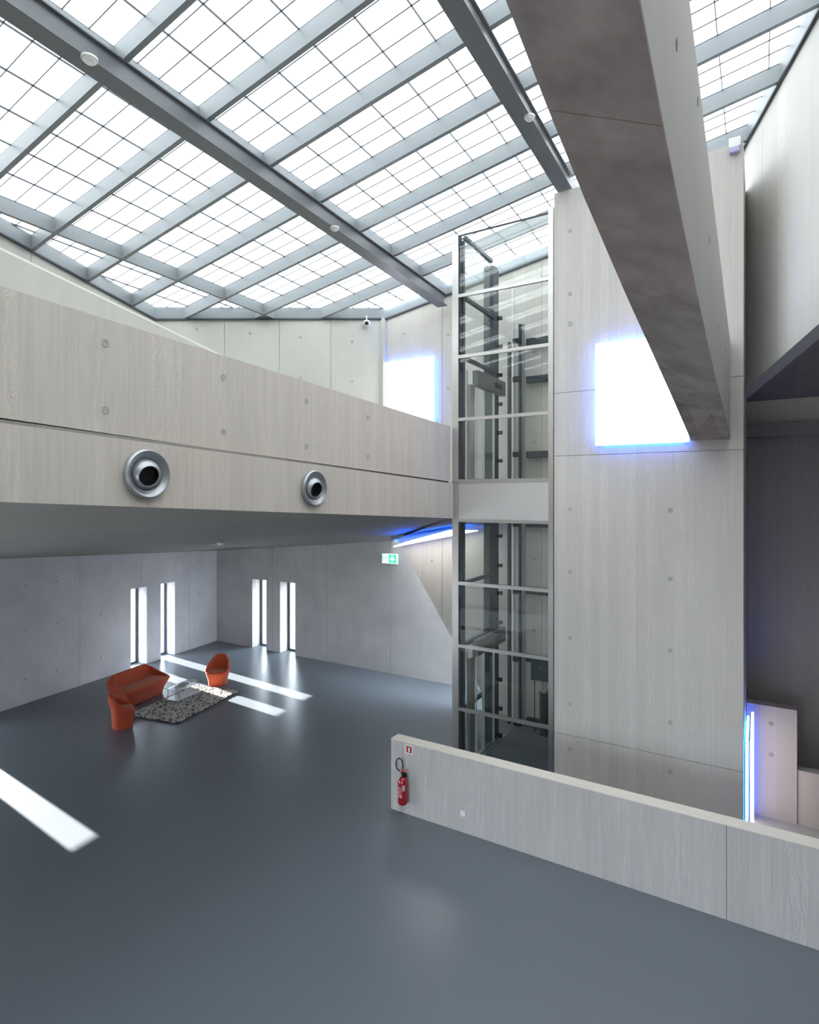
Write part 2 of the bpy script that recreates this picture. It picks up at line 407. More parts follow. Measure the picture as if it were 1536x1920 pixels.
# right hand wall hanging over the stairs
def rb(P): return 1.85 - .152 * (P.y - 11.21)
ur, *_ = upwall('wall_right', (-.60, 12.5), (5.62, -5.0), 0, .22, M['right'], seams=(1.9, 4.6, 7.4), side=-1, zbot=rb, gap=.006)
e_ = (Vector((5.62, -5.0, 0)) - Vector((-.6, 12.5, 0))).normalized()
RP = [Vector((-.6, 12.5, 0)), Vector((5.62, -5.0, 0))]
mb = MB(); A, B = RP
mb.prism([(A.x + .05, A.y, rb(A) + .10), (B.x + .05, B.y, rb(B) + .10), (6.3, B.y, rb(B) + .10), (6.3, A.y, rb(A) + .10)], (0, 0, .2))
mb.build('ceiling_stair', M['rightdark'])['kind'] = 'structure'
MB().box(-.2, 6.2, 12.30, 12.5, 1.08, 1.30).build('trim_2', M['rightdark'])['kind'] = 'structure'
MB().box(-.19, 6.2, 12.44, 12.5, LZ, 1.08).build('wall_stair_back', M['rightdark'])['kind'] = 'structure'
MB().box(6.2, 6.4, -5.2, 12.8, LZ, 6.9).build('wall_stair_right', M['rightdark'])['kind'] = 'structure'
ADDED_WIN = [(-13.0 + 3.1 * k, -10.3 + 3.1 * k) for k in range(3, 4)]          # unseen glazing added behind the viewer to light the lower hall
mb = MB()
for q in decompose(-17.6, 6.4, FZ, 7.5, [(a, b, FZ, -1.5) for a, b in ADDED_WIN]): mb.box(q[0], q[1], -5.5, -5.2, q[2], q[3])
mb.build('wall_front', M['lowback'])['kind'] = 'structure'
for i, (a, b) in enumerate(ADDED_WIN): window(i + 8, (0, -5.2, 0), (-1, 0, 0), (0, 1, 0), -b, -a, -1.5)  # added bay, built like the real windows
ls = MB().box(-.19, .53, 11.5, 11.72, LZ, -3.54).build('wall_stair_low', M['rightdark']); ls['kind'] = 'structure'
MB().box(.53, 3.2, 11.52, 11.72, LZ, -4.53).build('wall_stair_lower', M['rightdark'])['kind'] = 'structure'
for x, z in ((.17, -3.83), (.17, -4.35)): tie(ls, (x, 11.499, z), (0, -1, 0), 1, HOLE_DARK)

# ================================================================== BALCONY
bal = root('balcony', 'long board-marked concrete balcony band with two round air nozzles under the skylight', 'balcony')
def band(name, x0, x1, y0, y1, bot, top, m, parent):
    return MB().prism([(x0, y0, bot(y0)), (x0, y1, bot(y1)), (x0, y1, top(y1)), (x0, y0, top(y0))], (x1 - x0, 0, 0)).build(name, m, parent)
ptop = lambda y: 1.60 - .0403 * (y - 2.17)
pbot = lambda y: .585 - .0418 * (y - 2.17)
gtop = lambda y: .555 - .0418 * (y - 2.17)
pa = band('parapet', -5.14, -4.95, -5.2, 9.68, pbot, ptop, M['balcony'], bal)
band('slab_edge', -5.16, -4.92, -5.2, 9.75, lambda y: zb(y) - .005, gtop, M['balcony'], bal)
band('shadow_gap', -5.14, -4.98, -5.2, 9.67, gtop, pbot, M['joint'], bal)
for y, zz in ((.3, ((1.45), (.88))), (1.65, ((1.40), (.82))), (3.0, (1.35, .76)), (4.32, (1.28, .69)), (5.66, (1.21, .63)), (7.02, (1.16, .58)), (9.5, (1.08, .46))):
    for z in zz: tie(pa, (-4.949, y, z), (1, 0, 0), 1.0 if y < 9 else .6)

up = root('upper_parapet', 'pale smooth parapet of the upper floor behind the board-marked balcony', 'parapet')
a, b = Vector((-5.7, 0, 0)), Vector((-8.95, 8.44, 0)); e2 = (b - a).normalized(); n2 = Vector((-e2.y, e2.x, 0))
MB().prism([a + Vector((0, 0, .2)), b + Vector((0, 0, 0)), b + Vector((0, 0, 2.6)), a + Vector((0, 0, 2.6))], n2 * .2).build('parapet_body', M['upper'], up)
MB().prism([a + Vector((0, 0, 2.6)) - n2 * .0, b + Vector((0, 0, 2.6)) - n2 * .0, b + Vector((0, 0, 2.625)), a + Vector((0, 0, 2.625))], n2 * .2).build('coping', M['white'], up)

def nozzle(y, z, label):
    r = root('air_nozzle', label, 'vent', 'air nozzles on the balcony band')
    X = -4.92
    MB().lathe([(.205, 0), (.228, .012), (.230, .05), (.215, .066), (.200, .060), (.175, .028), (.162, .022), (.154, .022), (.155, .0)], (X, y, z), (1, 0, 0), 56).build('ring', M['grey'], r, True)
    d = Vector((.98, -.12, -.2)).normalized(); c = Vector((X - .03, y, z))
    R = .155; ha = math.radians(42); prof = []
    for k in range(13):
        a = math.pi * .62 + (ha - math.pi * .62) * k / 12; prof.append((R * math.sin(a), R * math.cos(a)))
    prof += [(R * math.sin(ha) - .006, R * math.cos(ha) + .004), (R * math.sin(ha) - .012, R * math.cos(ha) - .01)]
    b = MB().lathe(prof, c, d, 40).build('ball', M['grey'], r, True)
    MB().lathe([(R * math.sin(ha) - .012, R * math.cos(ha) - .008), (R * math.sin(ha) - .016, .05), (0, .045)], c, d, 32).build('throat', M['black'], b, True)
    settle(r, (X, y, z)); return r
nozzle(3.37, .205, 'larger-looking round grey air nozzle on the balcony band, further from the lift')
nozzle(5.74, .10, 'smaller-looking round grey air nozzle on the balcony band, nearer the lift')

# ================================================================== CONCRETE BRIDGE BEAM
bm_ = root('concrete_beam', 'massive grey concrete beam running overhead from the viewer to the tall pier', 'beam')
BY = [-4.6, 0, 2.24, 2.8, 3.47, 4.65, 6.33, 7.5, 9.76]
BL = [3.22, 2.42, 2.03, 1.90, 1.77, 1.58, 1.345, 1.18, .84]
BR = [2.95, 2.16, 1.77, 1.65, 1.53, 1.355, 1.145, 1.05, .83]
def lerp(X, Y, v):
    for i in range(len(X) - 1):
        if v <= X[i + 1] + 1e-9: return Y[i] + (Y[i + 1] - Y[i]) * (v - X[i]) / (X[i + 1] - X[i])
    return Y[-1]
def btop(y): return 3.60 - .136 * y
def beamseg(name, y0, y1, inset, m, parent, part):
    ys = [y0] + [v for v in BY if y0 + 1e-3 < v < y1 - 1e-3] + [y1]
    bm = bmesh.new(); rows = []
    for y in ys:
        L, R = lerp(BY, BL, y), lerp(BY, BR, y)
        i = inset
        if part == 'soffit': q = [(-.89 + i, L + i), (-.37 - i, R + i), (-.37 - i, R + .03), (-.89 + i, L + .03)]
        else: q = [(-.89 + i, L + (.03 if not i else i)), (-.37 - i, R + (.03 if not i else i)), (-.37 - i, btop(y) - i), (-.89 + i, btop(y) - i)]
        rows.append([bm.verts.new((x, y, z)) for x, z in q])
    for a, b in zip(rows, rows[1:]):
        for j in range(4): bm.faces.new((a[j], a[(j + 1) % 4], b[(j + 1) % 4], b[j]))
    bm.faces.new(rows[0]); bm.faces.new(rows[-1][::-1])
    mb = MB(); mb.bm.free(); mb.bm = bm; return mb.build(name, m, parent)
beamseg('core', -4.6, 9.74, .012, M['joint'], bm_, 'body')
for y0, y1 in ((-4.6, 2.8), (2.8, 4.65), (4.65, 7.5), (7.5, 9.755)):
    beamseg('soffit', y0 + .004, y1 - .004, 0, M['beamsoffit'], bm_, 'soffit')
bb = beamseg('beam_body', -4.6, 9.755, 0, M['beam'], bm_, 'body')
for y, z in ((3.3, 2.35), (5.6, 2.2), (4.5, 2.75), (6.8, 1.75), (8.4, 1.85)): tie(bb, (-.369, y, z), (1, 0, 0), .9)

# ================================================================== LOW WALL
lw = root('low_wall', 'waist-high board-marked concrete wall on the grey floor in front of the lift', 'wall')
LT = -3.955
MB().box(-5.12, 3.3, 7.965, 8.155, FZ, LT - .015).build('core', M['joint'], lw)
for x0, x1 in ((-5.15, -4.93), (-4.93, -.34), (-.34, 3.5)):
    MB().box(x0 + .003, x1 - .003, 7.95, 8.17, FZ, LT - .012).build('wall_panel', M['low'], lw)
M['cream'] = concrete('cream_coping', (.66, .63, .57), (.3, 1), 0, .6, .05, .2, (1, .97, .93))
MB().box(-5.15, 3.5, 7.95, 8.17, LT - .012, LT).build('coping', M['cream'], lw)
settle(lw, (-.8, 8.06, FZ))
tie(lw, (-5.02, 7.949, -4.34), (0, -1, 0), .7)

# ================================================================== SKYLIGHT
sk = root('skylight', 'sloping skylight of small opal panes between blue-grey steel rafters', 'skylight')
POLY = [(-7.58, -5.0), (-10.67, 4.68), (-11.84, 8.35), (-8.23, 12.5), (-.6, 12.5), (.645, 8.97), (5.62, -5.0)]   # clockwise
def clip(poly, sub):
    out = sub
    for i in range(len(poly)):
        A, B = poly[i], poly[(i + 1) % len(poly)]
        ins = lambda p: (B[0] - A[0]) * (p[1] - A[1]) - (B[1] - A[1]) * (p[0] - A[0]) <= 1e-9
        new = []
        for j in range(len(out)):
            P, Q = out[j - 1], out[j]; ip, iq = ins(P), ins(Q)
            if ip != iq:
                d1 = (B[0] - A[0]) * (P[1] - A[1]) - (B[1] - A[1]) * (P[0] - A[0]); d2 = (B[0] - A[0]) * (Q[1] - A[1]) - (B[1] - A[1]) * (Q[0] - A[0])
                t = d1 / (d1 - d2); new.append((P[0] + t * (Q[0] - P[0]), P[1] + t * (Q[1] - P[1])))
            if iq: new.append(Q)
        out = new
        if not out: return []
    return out
RH, GH = .24, .262
def xr(y):      # extent of the roof at y
    c = clip(POLY, [(-20, y - .001), (10, y - .001), (10, y + .001), (-20, y + .001)])
    return min(p[0] for p in c), max(p[0] for p in c)
def yr(x):
    c = clip(POLY, [(x - .001, -20), (x + .001, -20), (x + .001, 20), (x - .001, 20)])
    return min(p[1] for p in c), max(p[1] for p in c)
RYS = [4.03 + 1.194 * k for k in range(-7, 7)]
for y in RYS:
    a, b = xr(y)
    MB().prism([(a + .02, y, rz(a + .02, y)), (b - .02, y, rz(b - .02, y)), (b - .02, y, rz(b - .02, y) + RH), (a + .02, y, rz(a + .02, y) + RH)], (0, .07, 0)).build('rafter', M['steel'], sk)
for x in (-10.10, -6.50, -2.90, .75):
    a, b = yr(x)
    cuts = [a] + [v for v in RYS if a < v < b] + [b]
    for i, (p, q) in enumerate(zip(cuts, cuts[1:])):
        p2 = p + (.07 if i else 0)
        if q - p2 < .05: continue
        MB().prism([(x - .035, p2, rz(x - .035, p2) + .004), (x - .035, q, rz(x - .035, q) + .004), (x - .035, q, rz(x - .035, q) + RH), (x - .035, p2, rz(x - .035, p2) + RH)], (.07, 0, 0)).build('purlin', M['steel'], sk)
n = len(POLY)
for i in range(n):
    A, B = Vector((*POLY[i], 0)), Vector((*POLY[(i + 1) % n], 0)); e = (B - A).normalized(); nn = Vector((e.y, -e.x, 0))
    za, zb2 = rz(A.x, A.y), rz(B.x, B.y); Z = lambda v: Vector((0, 0, v))
    MB().prism([A + Z(za), B + Z(zb2), B + Z(zb2 + GH), A + Z(za + GH)], nn * .03).build('edge_board', M['steel'], sk)
    MB().prism([A + Z(za - .035), B + Z(zb2 - .035), B + Z(zb2), A + Z(za)], nn * .045).build('shadow_gap_strip', M['dark'], sk)  # dark strip stands in for the shadow gap below the board
    MB().prism([A + Z(za), B + Z(zb2), B + Z(zb2 + GH), A + Z(za + GH)], -nn * .3).build('kerb', M['upper'], sk)
XL = [.117 - .601 * k for k in range(-10, 21)]
YL = [4.04 + .2985 * k for k in range(-31, 29)]
th = math.radians(31.1)
def proj(x, y, z):
    D = -math.sin(th) * x + math.cos(th) * y
    if D < .2: return None
    return 768 + 1088 * (math.cos(th) * x + math.sin(th) * y) / D, 930 - 1088 * z / D
def area(poly):
    return abs(sum(poly[i - 1][0] * poly[i][1] - poly[i][0] * poly[i - 1][1] for i in range(len(poly)))) / 2
cells = []
for i in range(len(XL) - 1):
    for j in range(len(YL) - 1):
        g = .0035
        c = clip(POLY, [(XL[i + 1] + g, YL[j] + g), (XL[i] - g, YL[j] + g), (XL[i] - g, YL[j + 1] - g), (XL[i + 1] + g, YL[j + 1] - g)])
        if len(c) < 3 or area(c) < .002: continue
        pr = [proj(x, y, rz(x, y) + GH) for x, y in c]
        vis = 0
        if all(pr):
            cx = sum(p[0] for p in pr) / len(pr); cy = sum(p[1] for p in pr) / len(pr)
            if 0 < cx < 1536 and 0 < cy < 620 and not (960 + cy * .43 < cx < 1290 + cy * .13): vis = area(pr)
        cells.append((vis, c))
cells.sort(key=lambda t: -t[0])
def pane_geo(bm, c):
    """opal sheet with a shallow folded rim."""
    top = [bm.verts.new((x, y, rz(x, y) + GH)) for x, y in c]; low = [bm.verts.new((x, y, rz(x, y) + GH - .012)) for x, y in c]
    bm.faces.new(top[::-1])
    for k in range(len(c)): bm.faces.new((top[k], top[(k + 1) % len(c)], low[(k + 1) % len(c)], low[k]))
for vis, c in cells[:300]:
    bm = bmesh.new(); pane_geo(bm, c); me = bpy.data.meshes.new('pane'); bm.to_mesh(me); bm.free(); link('pane', me, M['pane'], sk)
bm = bmesh.new()
for vis, c in cells[300:]: pane_geo(bm, c)
me = bpy.data.meshes.new('far_panes'); bm.to_mesh(me); bm.free(); fp = link('far_panes', me, M['pane'], sk); fp['kind'] = 'stuff'
for x in XL:
    try: a, b = yr(x)
    except ValueError: continue
    MB().prism([(x - .005, a, rz(x, a) + RH), (x - .005, b, rz(x, b) + RH), (x - .005, b, rz(x, b) + GH + .004), (x - .005, a, rz(x, a) + GH + .004)], (.010, 0, 0)).build('glazing_bar', M['dark'], sk)
for y in YL:
    try: a, b = xr(y)
    except ValueError: continue
    MB().prism([(a, y - .004, rz(a, y) + RH + .008), (b, y - .004, rz(b, y) + RH + .008), (b, y - .004, rz(b, y) + GH + .004), (a, y - .004, rz(a, y) + GH + .004)], (0, .008, 0)).build('glazing_bar', M['dark'], sk)

def ibeam(name, label, p, q, wd, dp):
    r = root(name, label, 'beam'); p, q = Vector(p), Vector(q)
    MB().bar(p, q, wd, .018).build('bottom_flange', M['beamsteel_shaded'], r)
    u = Vector((0, 0, .018)); MB().bar(p + u, q + u, .10, dp - .036).build('web', M['beamsteel_shaded'], r)
    u = Vector((0, 0, dp - .018)); MB().bar(p + u, q + u, wd * .72, .018).build('top_flange', M['beamsteel_shaded'], r)
    settle(r, p); return r
ibeam('steel_beam', 'long grey steel roof beam nearer the left wall, ending above the left light panel', (-6.20, -4.9, 4.95), (-6.54, 12.38, 4.56), .26, .30)
ibeam('steel_beam', 'grey steel roof beam resting on top of the tall concrete pier', (-2.80, -4.9, 5.52), (-2.85, 9.95, 5.22), .25, .30)

def detector(p, nrm, label, rad=.062):
    r = root('smoke_detector', label, 'smoke detector', 'smoke detectors')
    MB().lathe([(0, 0), (rad, 0), (rad, .018), (rad * .92, .026), (rad * .8, .024)], p, nrm, 28).build('base', M['white'], r, True)
    MB().lathe([(rad * .8, .02), (rad * .78, .040), (rad * .55, .056), (rad * .3, .060), (0, .060)], p, nrm, 28).build('sensor_head', M['white'], r, True)
    settle(r, p); return r
def bz(p, q, y): return p[2] + (q[2] - p[2]) * (y - p[1]) / (q[1] - p[1])
B1 = ((-6.20, -4.9, 4.95), (-6.54, 12.38, 4.56)); B2 = ((-2.80, -4.9, 5.52), (-2.85, 9.95, 5.22))
detector((-6.23, 3.6, bz(*B1, 3.6)), (0, 0, -1), 'white smoke detector under the left roof beam, close overhead', .085)
detector((-6.31, 7.95, bz(*B1, 7.95)), (0, 0, -1), 'white smoke detector under the left roof beam, further along towards the lift', .08)
detector((-2.73, 7.75, bz(*B2, 7.75)), (0, 0, -1), 'white smoke detector under the roof beam beside the concrete beam', .075)
detector((-10.68, 9.24, -1.085), (.12, -.05, -1), 'white smoke detector on the sloping soffit above the lounge', .09)
detector((-7.72, 12.1, -1.07), (.15, -.05, -1), 'small white smoke detector at the end of the blue-lit ceiling panel', .07)

# ================================================================== LIGHT PANELS
def light_panel(label, quad, nrm, off, th_=.03, side_led=True):
    """quad: four corners on the wall side order; nrm away from the wall."""
    r = root('light_panel', label, 'light panel'); nrm = Vector(nrm).normalized()
    q = [Vector(p) for p in quad]; c = sum(q, Vector()) / 4
    MB().prism([p + nrm * (off + th_ * .4) for p in q], nrm * th_ * .6).build('diffuser', M['diff'], r)
    MB().prism([p + nrm * off for p in q], nrm * th_ * .4).build('back_plate', M['white'], r)
    for i in range(4):
        a, b = q[i], q[(i + 1) % 4]; e = (b - a).normalized(); inn = (c - (a + b) / 2); inn = (inn - e * inn.dot(e)).normalized()
        a2, b2 = a + inn * .05 + e * .08, b + inn * .05 - e * .08
        MB().prism([a2 + nrm * .02, b2 + nrm * .02, b2 + inn * .02 + nrm * .02, a2 + inn * .02 + nrm * .02], nrm * (off - .025)).build('led_strip', M['led'], r)
    settle(r, c); return r
light_panel('square white light panel with blue glow high on the tall pier beside the concrete beam', [(-2.29, 9.76, .82), (-.91, 9.76, .82), (-.91, 9.76, 2.48), (-2.29, 9.76, 2.48)], (0, -1, 0), .05)
light_panel('white light panel with blue edge glow on the wall left of the glass lift', [(-8.20, 12.5, 1.75), (-6.80, 12.5, 1.75), (-6.80, 12.5, 3.41), (-8.20, 12.5, 3.41)], (0, -1, 0), .05)
light_panel('slim white light panel with blue glow under the sloping soffit behind the lift', [(-5.72, 11.2, -.70), (-5.58, 12.3, -.76), (-7.9, 12.3, -1.24), (-6.87, 11.2, -1.01)], (.2, -.03, -.98), .02, .03)
light_panel('upright light panel seen edge-on behind the right edge of the pier, blue glow', [(-.2, 9.95, FZ - .8), (-.2, 11.3, FZ - .8), (-.2, 11.3, -3.62), (-.2, 9.95, -3.62)], (1, 0, 0), .06, .06)

# ================================================================== GLASS LIFT
lf = root('glass_lift', 'tall glass lift shaft with stainless posts between the balcony and the tall pier', 'lift')
X0, X1, Y0, Y1 = -4.95, -3.02, 9.76, 11.5
ZS = [FZ, -3.98, -2.80, -1.63, -.455, .28, 1.43, 2.60, 3.74, 4.88]
MB().box(X0, X0 + .13, Y0, Y0 + .07, FZ, 4.88).build('post', M['inox'], lf)
MB().box(X0 + .115, X0 + .15, Y0 + .02, Y0 + .12, FZ, 4.88).build('post_inner', M['frame'], lf)
MB().box(X1 - .085, X1, Y0, Y0 + .09, FZ, 4.95).build('post', M['inox'], lf)
MB().box(X0, X0 + .22, 11.22, Y1, FZ, 4.80).build('corner_post', M['dark'], lf)
MB().box(X0 + .14, X0 + .19, 9.86, 9.93, FZ, 4.80).build('post_inner', M['dark'], lf)
for i, z in enumerate(ZS[1:]):
    hgt = .055 if i not in (3, 4) else .05
    if z > 4.8:
        MB().box(X0 + .13, X1 - .085, Y0 + .01, Y0 + .05, z - .02, z).build('top_rail', M['frame'], lf)
    else:
        MB().box(X0 + .13, X1 - .085, Y0, Y0 + .05, z - .03, z + .03).build('transom', M['inox'], lf)
    if z < -.5 or z > 2.5:
        MB().box(X0 + .15, X0 + .21, 9.93, 11.22, z - .035, z + .035).build('side_transom', M['dark'], lf)
for a, b in zip(ZS, ZS[1:]):
    if abs(a + .455) < .01:
        MB().box(X0 + .13, X1 - .085, Y0 + .015, Y0 + .035, a + .03, b - .03).build('solid_panel', M['inoxpanel'], lf)
        MB().box(X0 + .13, X0 + .2, 9.93, 11.22, a + .03, b - .03).build('solid_panel', M['inoxpanel'], lf)
    else:
        MB().box(X0 + .13, X1 - .085, Y0 + .02, Y0 + .032, a + .03, b - .03).build('glass_pane', M['glass'], lf)
        if a > 2.5 or -3.0 < a < -.5: MB().box(X0 + .17, X0 + .182, 9.93, 11.22, a + .035, b - .035).build('glass_pane', M['glass'], lf)
def landing(z0, zh):
    """landing door on the left side of the shaft."""
    x = X0 + .20
    d = MB().box(x, x + .13, 10.22, 11.62, zh - .30, zh).bevel(.008, 1).build('door_header', M['header'], lf)
    MB().box(x + .131, x + .14, 11.05, 11.42, zh - .20, zh - .10).build('header_slot', M['black'], d)
    MB().box(x, x + .05, 10.02, 10.24, z0, zh - .30).build('door_jamb', M['inox'], lf)
    MB().box(x, x + .03, 9.945, 9.965, z0, zh - .05).build('door_jamb', M['galv'], lf)
    for (a, b) in ((10.30, 10.62), (10.60, 11.12)):
        l = MB().box(x + .04 + (.03 if a > 10.5 else 0), x + .052 + (.03 if a > 10.5 else 0), a, b, z0 + .05, zh - .33).build('door_leaf', M['glass'], lf)
        xx = x + .035 + (.03 if a > 10.5 else 0)
        MB().box(xx, xx + .022, a, a + .02, z0 + .05, zh - .33).build('leaf_edge', M['galv'], l)
        MB().box(xx, xx + .022, b - .02, b, z0 + .05, zh - .33).build('leaf_edge', M['galv'], l)
    MB().box(x + .03, x + .05, 11.14, 11.16, z0, zh - .3).build('door_jamb', M['galv'], lf)
    MB().box(x, x + .05, 10.0, 11.6, z0, z0 + .04).build('door_sill', M['inox'], lf)
    MB().box(x + .08, x + .14, 10.0, 11.6, z0, z0 + .03).build('door_sill', M['inox'], lf)
landing(.30, 2.42); landing(FZ, -2.78)
# guide rails and brackets in front of the shaft wall
def zat(v, u, y):
    a = (u - 768) / 1088; return (930 - v) / 1088 * y / (math.cos(th) + a * math.sin(th))
MB().box(-4.84, -4.77, 12.28, 12.38, FZ, 3.45).build('guide_rail', M['dark'], lf)
MB().box(-4.73, -4.68, 12.24, 12.30, FZ, 4.60).build('guide_rail', M['galv'], lf)
MB().box(-4.56, -4.51, 12.22, 12.34, FZ, 3.80).build('guide_rail', M['dark'], lf)
MB().box(-4.50, -4.45, 12.26, 12.32, FZ, 3.80).build('guide_rail', M['grey'], lf)
for z in (3.42, 2.58, .92, -.62, -2.10, -3.60, -5.0):
    MB().box(-4.44, -3.05, 12.36, 12.48, z - .07, z + .07).build('wall_girt', M['dark'], lf)
    b = MB().box(-4.68, -4.50, 12.16, 12.26, z - .06, z + .06).bevel(.01, 1).build('rail_clamp', M['black'], lf)
    for dx in (-.13, -.05): MB().lathe([(0, .012), (.014, .012), (.014, 0)], (-4.5 + dx, 12.16, z), (0, -1, 0), 8).build('bolt', M['chrome'], b)
z = 3.74
for z in (3.74, 3.14, 2.54, 1.93, 1.33, .74, -.84, -1.46, -2.04, -2.66, -3.86, -4.47, -5.03):
    b = MB().box(-4.73, -4.63, 11.40, 11.47, z - .035, z + .035).build('bracket', M['black'], lf)
    for dz in (-.012, .014): MB().lathe([(0, .01), (.010, .01), (.010, 0)], (-4.66, 11.40, z + dz), (0, -1, 0), 8).build('bolt', M['chrome'], b)
MB().box(-4.18, -3.72, 11.94, 12.02, -3.92, -3.44).build('machine_plate', M['dark'], lf)
for x, z in ((-3.95, -3.64), (-3.87, -3.66), (-3.96, -3.90), (-3.84, -3.90)):
    MB().lathe([(0, .03), (.02, .03), (.02, 0)], (x, 11.94, z), (0, -1, 0), 10).build('bolt', M['chrome'], lf)
MB().lathe([(.05, 0), (.05, .26)], (-3.92, 12.0, -4.18), (0, 0, 1), 20).build('piston_rod', M['chrome'], lf, True)
MB().lathe([(0, 0), (.11, 0), (.11, .9), (.12, .9), (.12, .93), (0, .93)], (-3.91, 12.05, FZ), (0, 0, 1), 24).build('cylinder', M['dark'], lf, True)
MB().lathe([(.010, 0), (.010, 1.2)], (-4.15, 12.1, FZ), (0, 0, 1), 8).build('cable', M['black'], lf)
MB().box(X0 + .34, X1 - .09, 9.85, 12.48, FZ, FZ + .03).build('pit_floor', M['frame'], lf)
settle(lf, ((X0 + X1) / 2, (Y0 + Y1) / 2, FZ))

# ================================================================== LOUNGE
def smooth_interp(keys, t):
    for (a, va), (b, vb) in zip(keys, keys[1:]):
        if t <= b:
            f = max(0, min(1, (t - a) / (b - a))); f = f * f * (3 - 2 * f); return va + (vb - va) * f
    return keys[-1][1]
def tub(name, label, loc, ang, rim, hw, front, back, expo, seat_z, thick, seat_in, group=None):
    """upholstered shell; local +y is the front. rim: height by cy; hw/front/back: reach by height."""
    r = bpy.data.objects.new(name, None); COL.objects.link(r); tag(r, label, 'sofa' if name == 'sofa' else 'armchair', group)
    r.location = loc; r.rotation_euler = (0, 0, ang)
    NN = 96; bm = bmesh.new(); dirs = []
    for k in range(NN):
        a = 2 * math.pi * k / NN; c, s = math.cos(a), math.sin(a)
        dirs.append((math.copysign(abs(c) ** (2 / expo), c), math.copysign(abs(s) ** (2 / expo), s)))
    def pt(d, z, ins=0.0):
        wdt = smooth_interp(hw, z) - ins; dep = (smooth_interp(front, z) if d[1] > 0 else smooth_interp(back, z)) - ins
        return (d[0] * wdt, d[1] * dep, z)
    rows = []
    for t in (0.0, .04, .15, .3, .45, .6, .75, .88, .96):
        rows.append([bm.verts.new(pt(d, t * smooth_interp(rim, -d[1]), .012 if t == 0 else 0)) for d in dirs])
    hz = [smooth_interp(rim, -d[1]) for d in dirs]
    rows.append([bm.verts.new(pt(d, h, thick * .18)) for d, h in zip(dirs, hz)])
    rows.append([bm.verts.new(pt(d, h + .004, thick * .5)) for d, h in zip(dirs, hz)])
    rows.append([bm.verts.new(pt(d, h - .008, thick * .9)) for d, h in zip(dirs, hz)])
    rows.append([bm.verts.new(pt(d, max(h - .04, seat_z - .03), thick)) for d, h in zip(dirs, hz)])
    rows.append([bm.verts.new(pt(d, seat_z + (h - seat_z) * .5 if h > seat_z + .05 else seat_z - .035, thick * 1.15)) for d, h in zip(dirs, hz)])
    rows.append([bm.verts.new(pt(d, seat_z - .04, thick * 1.4)) for d in dirs])
    for a, b in zip(rows, rows[1:]):
        for k in range(NN): bm.faces.new((a[k], a[(k + 1) % NN], b[(k + 1) % NN], b[k]))
    bm.faces.new(rows[0][::-1]); bm.faces.new(rows[-1])
    mb = MB(); mb.bm.free(); mb.bm = bm; sh = mb.build('shell', M['orange'], r, False)
    for p in sh.data.polygons: p.use_smooth = True
    bm = bmesh.new(); rows = []
    for ins, z in ((seat_in + .02, seat_z - .05), (seat_in, seat_z - .03), (seat_in, seat_z + .008), (seat_in + .015, seat_z + .028), (seat_in + .06, seat_z + .036)):
        rows.append([bm.verts.new((p[0], p[1], z)) for p in (pt(d, seat_z, ins if d[1] < .5 else max(ins - .03, .01)) for d in dirs)])
    for a, b in zip(rows, rows[1:]):
        for k in range(NN): bm.faces.new((a[k], a[(k + 1) % NN], b[(k + 1) % NN], b[k]))
    bm.faces.new(rows[-1]); bm.faces.new(rows[0][::-1])
    mb = MB(); mb.bm.free(); mb.bm = bm; se = mb.build('seat_cushion', M['orangeseat'], r, False)
    for p in se.data.polygons: p.use_smooth = True
    mb = MB()
    return r
def facing(v): return math.atan2(-v[0], v[1])
chair = dict(rim=[(-1, .375), (-.88, .39), (-.35, .47), (.35, .58), (.92, .76), (1, .765)],
             hw=[(0, .23), (.10, .235), (.45, .315), (.58, .28), (.77, .19)], front=[(0, .20), (.42, .26), (.6, .22)],
             back=[(0, .20), (.3, .21), (.76, .30)], expo=3.2, seat_z=.37, thick=.05, seat_in=.055)
tub('armchair', 'orange armchair facing the viewer beyond the glass table', (-12.54, 10.76, FZ), facing((.50, -.86)), **chair, group=None)
tub('armchair', 'orange armchair turned away, at the near end of the orange sofa', (-12.06, 7.70, FZ), facing((.42, .91)), **chair, group=None)
tub('sofa', 'orange two-seat sofa with flared arms beside the rug', (-13.36, 8.98, FZ), facing((.975, .22)),
    rim=[(-1, .41), (-.93, .41), (-.2, .47), (.35, .55), (.88, .70), (1, .705)],
    hw=[(0, .60), (.15, .61), (.46, .76), (.56, .74), (.70, .60)], front=[(0, .26), (.40, .38), (.6, .3)],
    back=[(0, .27), (.3, .28), (.70, .38)], expo=9.0, seat_z=.375, thick=.10, seat_in=.11)

# rug of felt pebbles
rg = bpy.data.objects.new('rug', None); COL.objects.link(rg); tag(rg, 'mottled grey and white shaggy pebble rug under the glass table', 'rug')
rg.location = (-12.05, 9.37, FZ); rg.rotation_euler = (0, 0, math.radians(11.5))
RW, RL = 1.36, 2.18
MB().box(-RW / 2, RW / 2, -RL / 2, RL / 2, .001, .02).build('rug_backing', mat('rug_backing', (.06, .055, .05), .9), rg)
bm = bmesh.new(); cols = [(.55, .53, .49), (.72, .70, .66), (.20, .18, .17), (.09, .08, .075), (.50, .46, .42), (.33, .31, .29)]
pm = [mat('felt_%d' % i, c, .95, spec=.1) for i, c in enumerate(cols)]
s = .040; ny = int(RL / s); nx = int(RW / s)
base_me = bmesh.new(); bmesh.ops.create_icosphere(base_me, subdivisions=1, radius=1)
bv = [v.co.copy() for v in base_me.verts]; bf = [[v.index for v in f.verts] for f in base_me.faces]; base_me.free()
